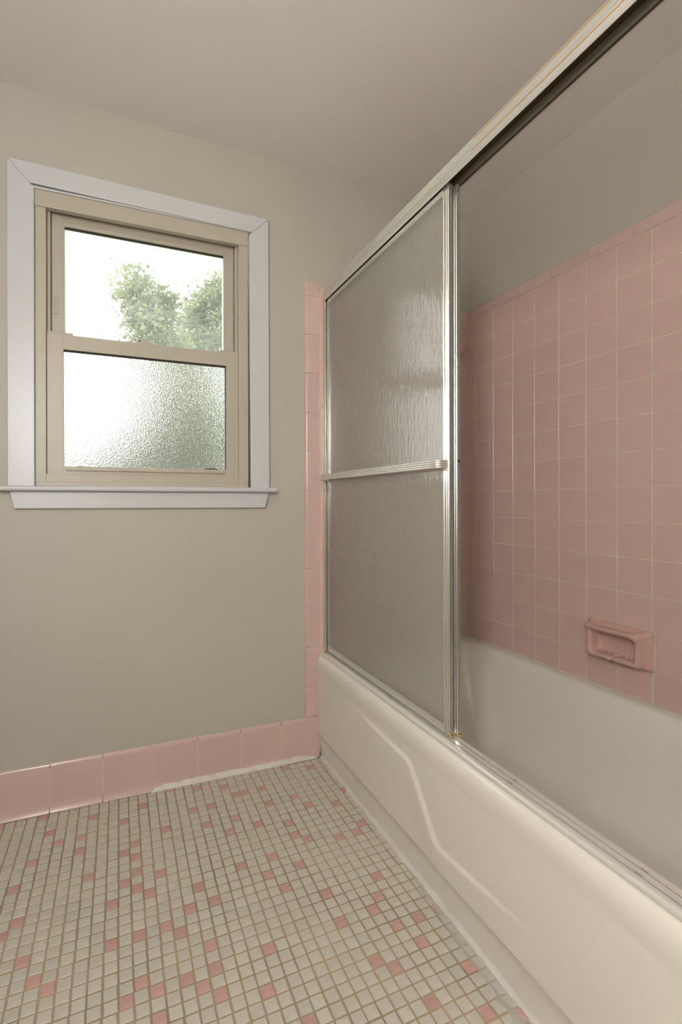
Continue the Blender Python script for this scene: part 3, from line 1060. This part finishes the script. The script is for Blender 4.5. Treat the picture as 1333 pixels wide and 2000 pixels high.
rings = [ring(0, 0, .2190, .1240, .012, .004), ring(0, 0, .2190, .1240, .012, -.003), ring(0, 0, .2150, .1200, .012, -.0075),
         ring(0, .000, .2020, .1130, .013, -.0110), ring(0, .000, .1900, .1060, .014, -.0200), ring(0, .000, .1820, .1030, .014, -.0300),
         ring(0, .000, .1780, .1000, .014, -.0370), ring(0, .000, .1720, .0950, .014, -.0405), ring(0, .0, .1620, .0860, .013, -.0415),
         ring(0, -.001, .1500, .0760, .013, -.0400), ring(0, -.0015, .1420, .0690, .012, -.0360), ring(0, -.002, .1390, .0660, .012, -.0300),
         ring(0, -.002, .1370, .0650, .012, -.0120), ring(0, -.002, .1330, .0610, .014, -.0035), ring(0, -.002, .1200, .0500, .014, -.0010)]
N = len(rings[0])
vs = []
for ri, rg in enumerate(rings):
    for (x, yy, zz) in rg:
        if x < -.01:
            top = sstep(.020, .045, zz)
            bot = sstep(-.022, -.040, zz)
            x -= .013 * top * sstep(-.01, -.035, x)                # upper bar stands forward
            if 4 <= ri <= 12 and bot > 0:
                zz += -.002 * bot
                notch = math.exp(-((yy - .002) / .008) ** 2)
                if 8 <= ri <= 11:
                    zz -= .0095 * bot * notch
                if 6 <= ri <= 11:
                    x += .004 * bot * notch
        vs.append((x, yy, zz))
# finger groove along the top
fs = []
for k in range(len(rings) - 1):
    for i in range(N):
        j = (i + 1) % N
        fs.append((k * N + i, k * N + j, (k + 1) * N + j, (k + 1) * N + i))
fs.append(tuple((len(rings) - 1) * N + i for i in range(N)))
for k in range(len(vs)):
    x, yy, zz = vs[k]
    ri = k // N
    if 3 <= ri <= 5 and zz > .04 and abs(yy) < .075:
        vs[k] = (x, yy, zz - .006 * (1 - sstep(.055, .075, abs(yy))) * (1 if ri == 4 else .6))
db = link('dish_body', fix_normals(mesh('dish_body', vs, fs)), M['pink_dish'], dish, smooth=True)
for yy in (.040, .014, -.014, -.040):
    me = bpy.data.meshes.new('soap_nub')
    bm = bmesh.new(); bmesh.ops.create_uvsphere(bm, u_segments=12, v_segments=8, radius=.0052); bm.to_mesh(me); bm.free()
    link('soap_nub', me, M['pink_dish'], dish, smooth=True, loc=(-.026, yy, -.0325))
# pale grout bead around the near end and top of the dish
bead('grout_bead', [(-.0005, .100 - .208 * t / 20, .0615) for t in range(21)], M['grout'], dish, (.0030, .0030), .3, up=(0, 0, 1), side=(-1, 0, 0), seed=21)
bead('grout_bead', [(-.0005, -.1090, .0615 - .120 * t / 16) for t in range(17)], M['grout'], dish, (.0030, .0035), .3, up=(0, -1, 0), side=(-1, 0, 0), seed=22)

# ================================================================== CERAMIC WALL POST behind the doors
post = empty('towel_post', (1.050, 0.0, 1.680))
tag(post, 'stub of a pink ceramic bar post on the tiles behind the shower doors', 'bar post')
vs, fs = [], []
defs = [(.036, .002), (.036, -.004), (.033, -.008), (.026, -.018), (.022, -.032), (.021, -.044), (.018, -.050), (.010, -.053)]
for r_, yy in defs:
    for k in range(24):
        a = 2 * PI * k / 24
        vs.append((r_ * math.cos(a) * 1.05, yy, r_ * math.sin(a)))
for i in range(len(defs) - 1):
    for k in range(24):
        fs.append((i * 24 + k, i * 24 + (k + 1) % 24, (i + 1) * 24 + (k + 1) % 24, (i + 1) * 24 + k))
fs.append(tuple((len(defs) - 1) * 24 + k for k in range(24)))
link('post_body', fix_normals(mesh('post_body', vs, fs)), M['pink_dish'], post, smooth=True)
me = bpy.data.meshes.new('bar_socket')
bm = bmesh.new(); bmesh.ops.create_cone(bm, cap_ends=True, segments=16, radius1=.009, radius2=.009, depth=.006)
bmesh.ops.rotate(bm, verts=bm.verts, matrix=Matrix.Rotation(PI / 2, 3, 'Y')); bm.to_mesh(me); bm.free()
link('bar_socket', me, M['rust'], post, loc=(.0205, -.034, .002))

# ================================================================== OUTSIDE
ground = box('ground', -14, 16, .30, 30, -1.0, -.6, M['grass'])
tag(ground, 'mown lawn outside the window', kind='structure')


def leaf_cloud(name, lobes, n, size, mat, parent, seed):
    rn = random.Random(seed)
    vs, fs = [], []
    tot = sum(w for *_, w in lobes)
    for (cx, cy, cz, rx, ry, rz, w) in lobes:
        # each lobe is a bunch of twig clusters, leaving gaps of sky
        ncl = max(6, int(70 * w))
        cl = []
        for _ in range(ncl):
            d = Vector((rn.gauss(0, 1), rn.gauss(0, 1), rn.gauss(0, 1))).normalized() * rn.random() ** .45
            cl.append((cx + d.x * rx, cy + d.y * ry, cz + d.z * rz))
        for _ in range(int(n * w / tot)):
            c = rn.choice(cl)
            p = Vector((c[0] + rn.gauss(0, .10), c[1] + rn.gauss(0, .12), c[2] + rn.gauss(0, .08)))
            s = size * rn.uniform(.6, 1.25)
            a = Vector((rn.gauss(0, 1), rn.gauss(0, 1), rn.gauss(-.3, .8))).normalized()
            b = a.cross(Vector((rn.gauss(0, 1), rn.gauss(0, 1), rn.gauss(0, 1)))).normalized()
            nn = a.cross(b) * s * .15
            k = len(vs)
            vs += [p, p + a * s * .45 + b * s * .34 + nn, p + a * s, p + a * s * .45 - b * s * .34 + nn]
            fs += [(k, k + 1, k + 2), (k, k + 2, k + 3)]
    o = link(name, mesh(name, vs, fs), mat, parent)
    tag(o, kind='stuff')
    return o


def limb(name, pts, mat, parent):
    vs, fs = [], []
    for (x, y_, z, r) in pts:
        for k in range(8):
            a = 2 * PI * k / 8
            vs.append((x + r * math.cos(a), y_ + r * math.sin(a), z))
    for i in range(len(pts) - 1):
        for k in range(8):
            fs.append((i * 8 + k, i * 8 + (k + 1) % 8, (i + 1) * 8 + (k + 1) % 8, (i + 1) * 8 + k))
    fs += [tuple(range(8)), tuple(len(vs) - 8 + k for k in range(8))]
    return link(name, fix_normals(mesh(name, vs, fs)), mat, parent, smooth=True)


T2 = lambda x: 1.234 * x + .084          # the farther tree stands 2.2 m behind the nearer one and is larger
U2 = lambda z: 1.234 * z - .236


def tree(name, label, base, lobes, n, size, limbs, mat, seed, cat='tree'):
    t = empty(name, base)
    tag(t, label, cat)
    B = Vector(base)
    leaf_cloud('foliage', [(l[0] - B.x, l[1] - B.y, l[2] - B.z) + tuple(l[3:]) for l in lobes], n, size, mat, t, seed)
    for i, L in enumerate(limbs):
        limb('trunk' if i == 0 else 'branch', [(x - B.x, y_ - B.y, z - B.z, r) for x, y_, z, r in L], M['bark'], t)
    return t


tree('leafy_tree', 'green leafy tree seen at the left in the upper window pane', (0.30, 7.2, -.6),
     [(-.02, 7.0, 4.55, .34, .40, .34, 1.0), (.18, 7.1, 4.22, .42, .45, .36, 1.1), (.42, 7.2, 4.45, .26, .40, .26, .6), (.30, 7.2, 3.85, .55, .45, .32, 1.1),
      (.45, 7.3, 3.40, .70, .5, .45, 1.3), (.5, 7.3, 2.75, .85, .5, .50, 1.4)],
     7600, .085,
     [[(.30, 7.2, -.7, .11), (.31, 7.2, 1.2, .09), (.26, 7.2, 2.6, .07), (.18, 7.15, 3.8, .045), (.05, 7.05, 4.6, .018)],
      [(.28, 7.2, 2.3, .05), (.40, 7.25, 3.2, .035), (.45, 7.2, 4.3, .014)]], M['leaf'], 31)
tree('leafy_tree', 'taller yellow-green tree at the right edge of the upper window pane', (1.74, 9.8, -.6),
     [(T2(1.10), 9.7, U2(4.55), .45, .5, .45, 1.0), (T2(1.46), 9.8, U2(4.80), .42, .5, .58, 1.2), (T2(1.75), 9.9, U2(5.0), .6, .5, .6, 1.0), (T2(.95), 9.7, U2(4.10), .55, .5, .45, 1.1), (T2(1.45), 9.8, U2(4.10), .68, .6, .55, 1.3),
      (T2(1.25), 9.8, U2(3.35), 1.05, .6, .6, 1.6), (T2(1.25), 9.8, U2(2.55), 1.1, .6, .68, 1.5), (T2(1.5), 9.8, U2(1.75), 1.1, .6, .6, 1.3)],
     12500, .105,
     [[(1.74, 9.8, -.7, .16), (1.76, 9.8, 1.4, .12), (T2(1.40), 9.8, U2(3.0), .085), (T2(1.48), 9.8, U2(4.9), .02)],
      [(T2(1.37), 9.8, U2(2.2), .06), (T2(1.15), 9.7, U2(3.4), .04), (T2(1.05), 9.65, U2(4.5), .016)]], M['leaf'], 32)
tree('garden_shrub', 'broad green shrub blurred behind the frosted lower pane', (.40, 4.7, -.6),
     [(.83, 4.7, 2.18, .66, .4, .50, 1.7), (.30, 4.7, 2.05, .46, .4, .40, 1.2), (.40, 4.7, 1.62, .66, .4, .42, 1.6), (1.15, 4.7, 1.5, .66, .4, .58, 1.6), (-.18, 4.7, 1.52, .58, .4, .40, 1.5),
      (-.82, 4.7, 1.32, .50, .4, .36, 1.2), (-.55, 4.7, .9, .75, .4, .42, 1.2), (.5, 4.7, 1.08, .85, .4, .42, 1.6), (.1, 4.7, .4, 1.1, .4, .5, 1.4)],
     17000, .085, [[(.40, 4.7, -.7, .05), (.41, 4.7, .3, .035), (.4, 4.7, 1.2, .015)]], M['leaf2'], 33, cat='shrub')

# ================================================================== ADDED FILL LIGHT (unseen, on the wall left of the camera)
fill_light = empty('added_fill_light', (RX0, -2.08, 1.56))
fill_light.rotation_euler = (Matrix.Rotation(-PI / 2, 3, 'Z') @ Matrix.Rotation(PI / 2, 3, 'Y')).to_euler()
tag(fill_light, 'added fill light, upright bar with four round globes on the wall left of the camera', 'fill light')
link('fill_light_plate', box_me('fill_light_plate', -.40, .40, .0005, .030, -.060, .060, .006), M['alu_h'], fill_light)
hold_me = bpy.data.meshes.new('fill_light_holder')
bm = bmesh.new(); bmesh.ops.create_cone(bm, cap_ends=True, segments=20, radius1=.026, radius2=.022, depth=.030)
bmesh.ops.rotate(bm, verts=bm.verts, matrix=Matrix.Rotation(-PI / 2, 3, 'X')); bm.to_mesh(hold_me); bm.free()
globe_me = bpy.data.meshes.new('fill_globe')
bm = bmesh.new(); bmesh.ops.create_uvsphere(bm, u_segments=14, v_segments=8, radius=.100); bm.to_mesh(globe_me); bm.free()
for k in range(4):
    x = -.30 + .20 * k
    link('fill_light_holder', hold_me, M['alu_h'], fill_light, smooth=True, loc=(x, .044, 0))
    link('fill_globe', globe_me, M['fill_glow'], fill_light, smooth=True, loc=(x, .150, 0))
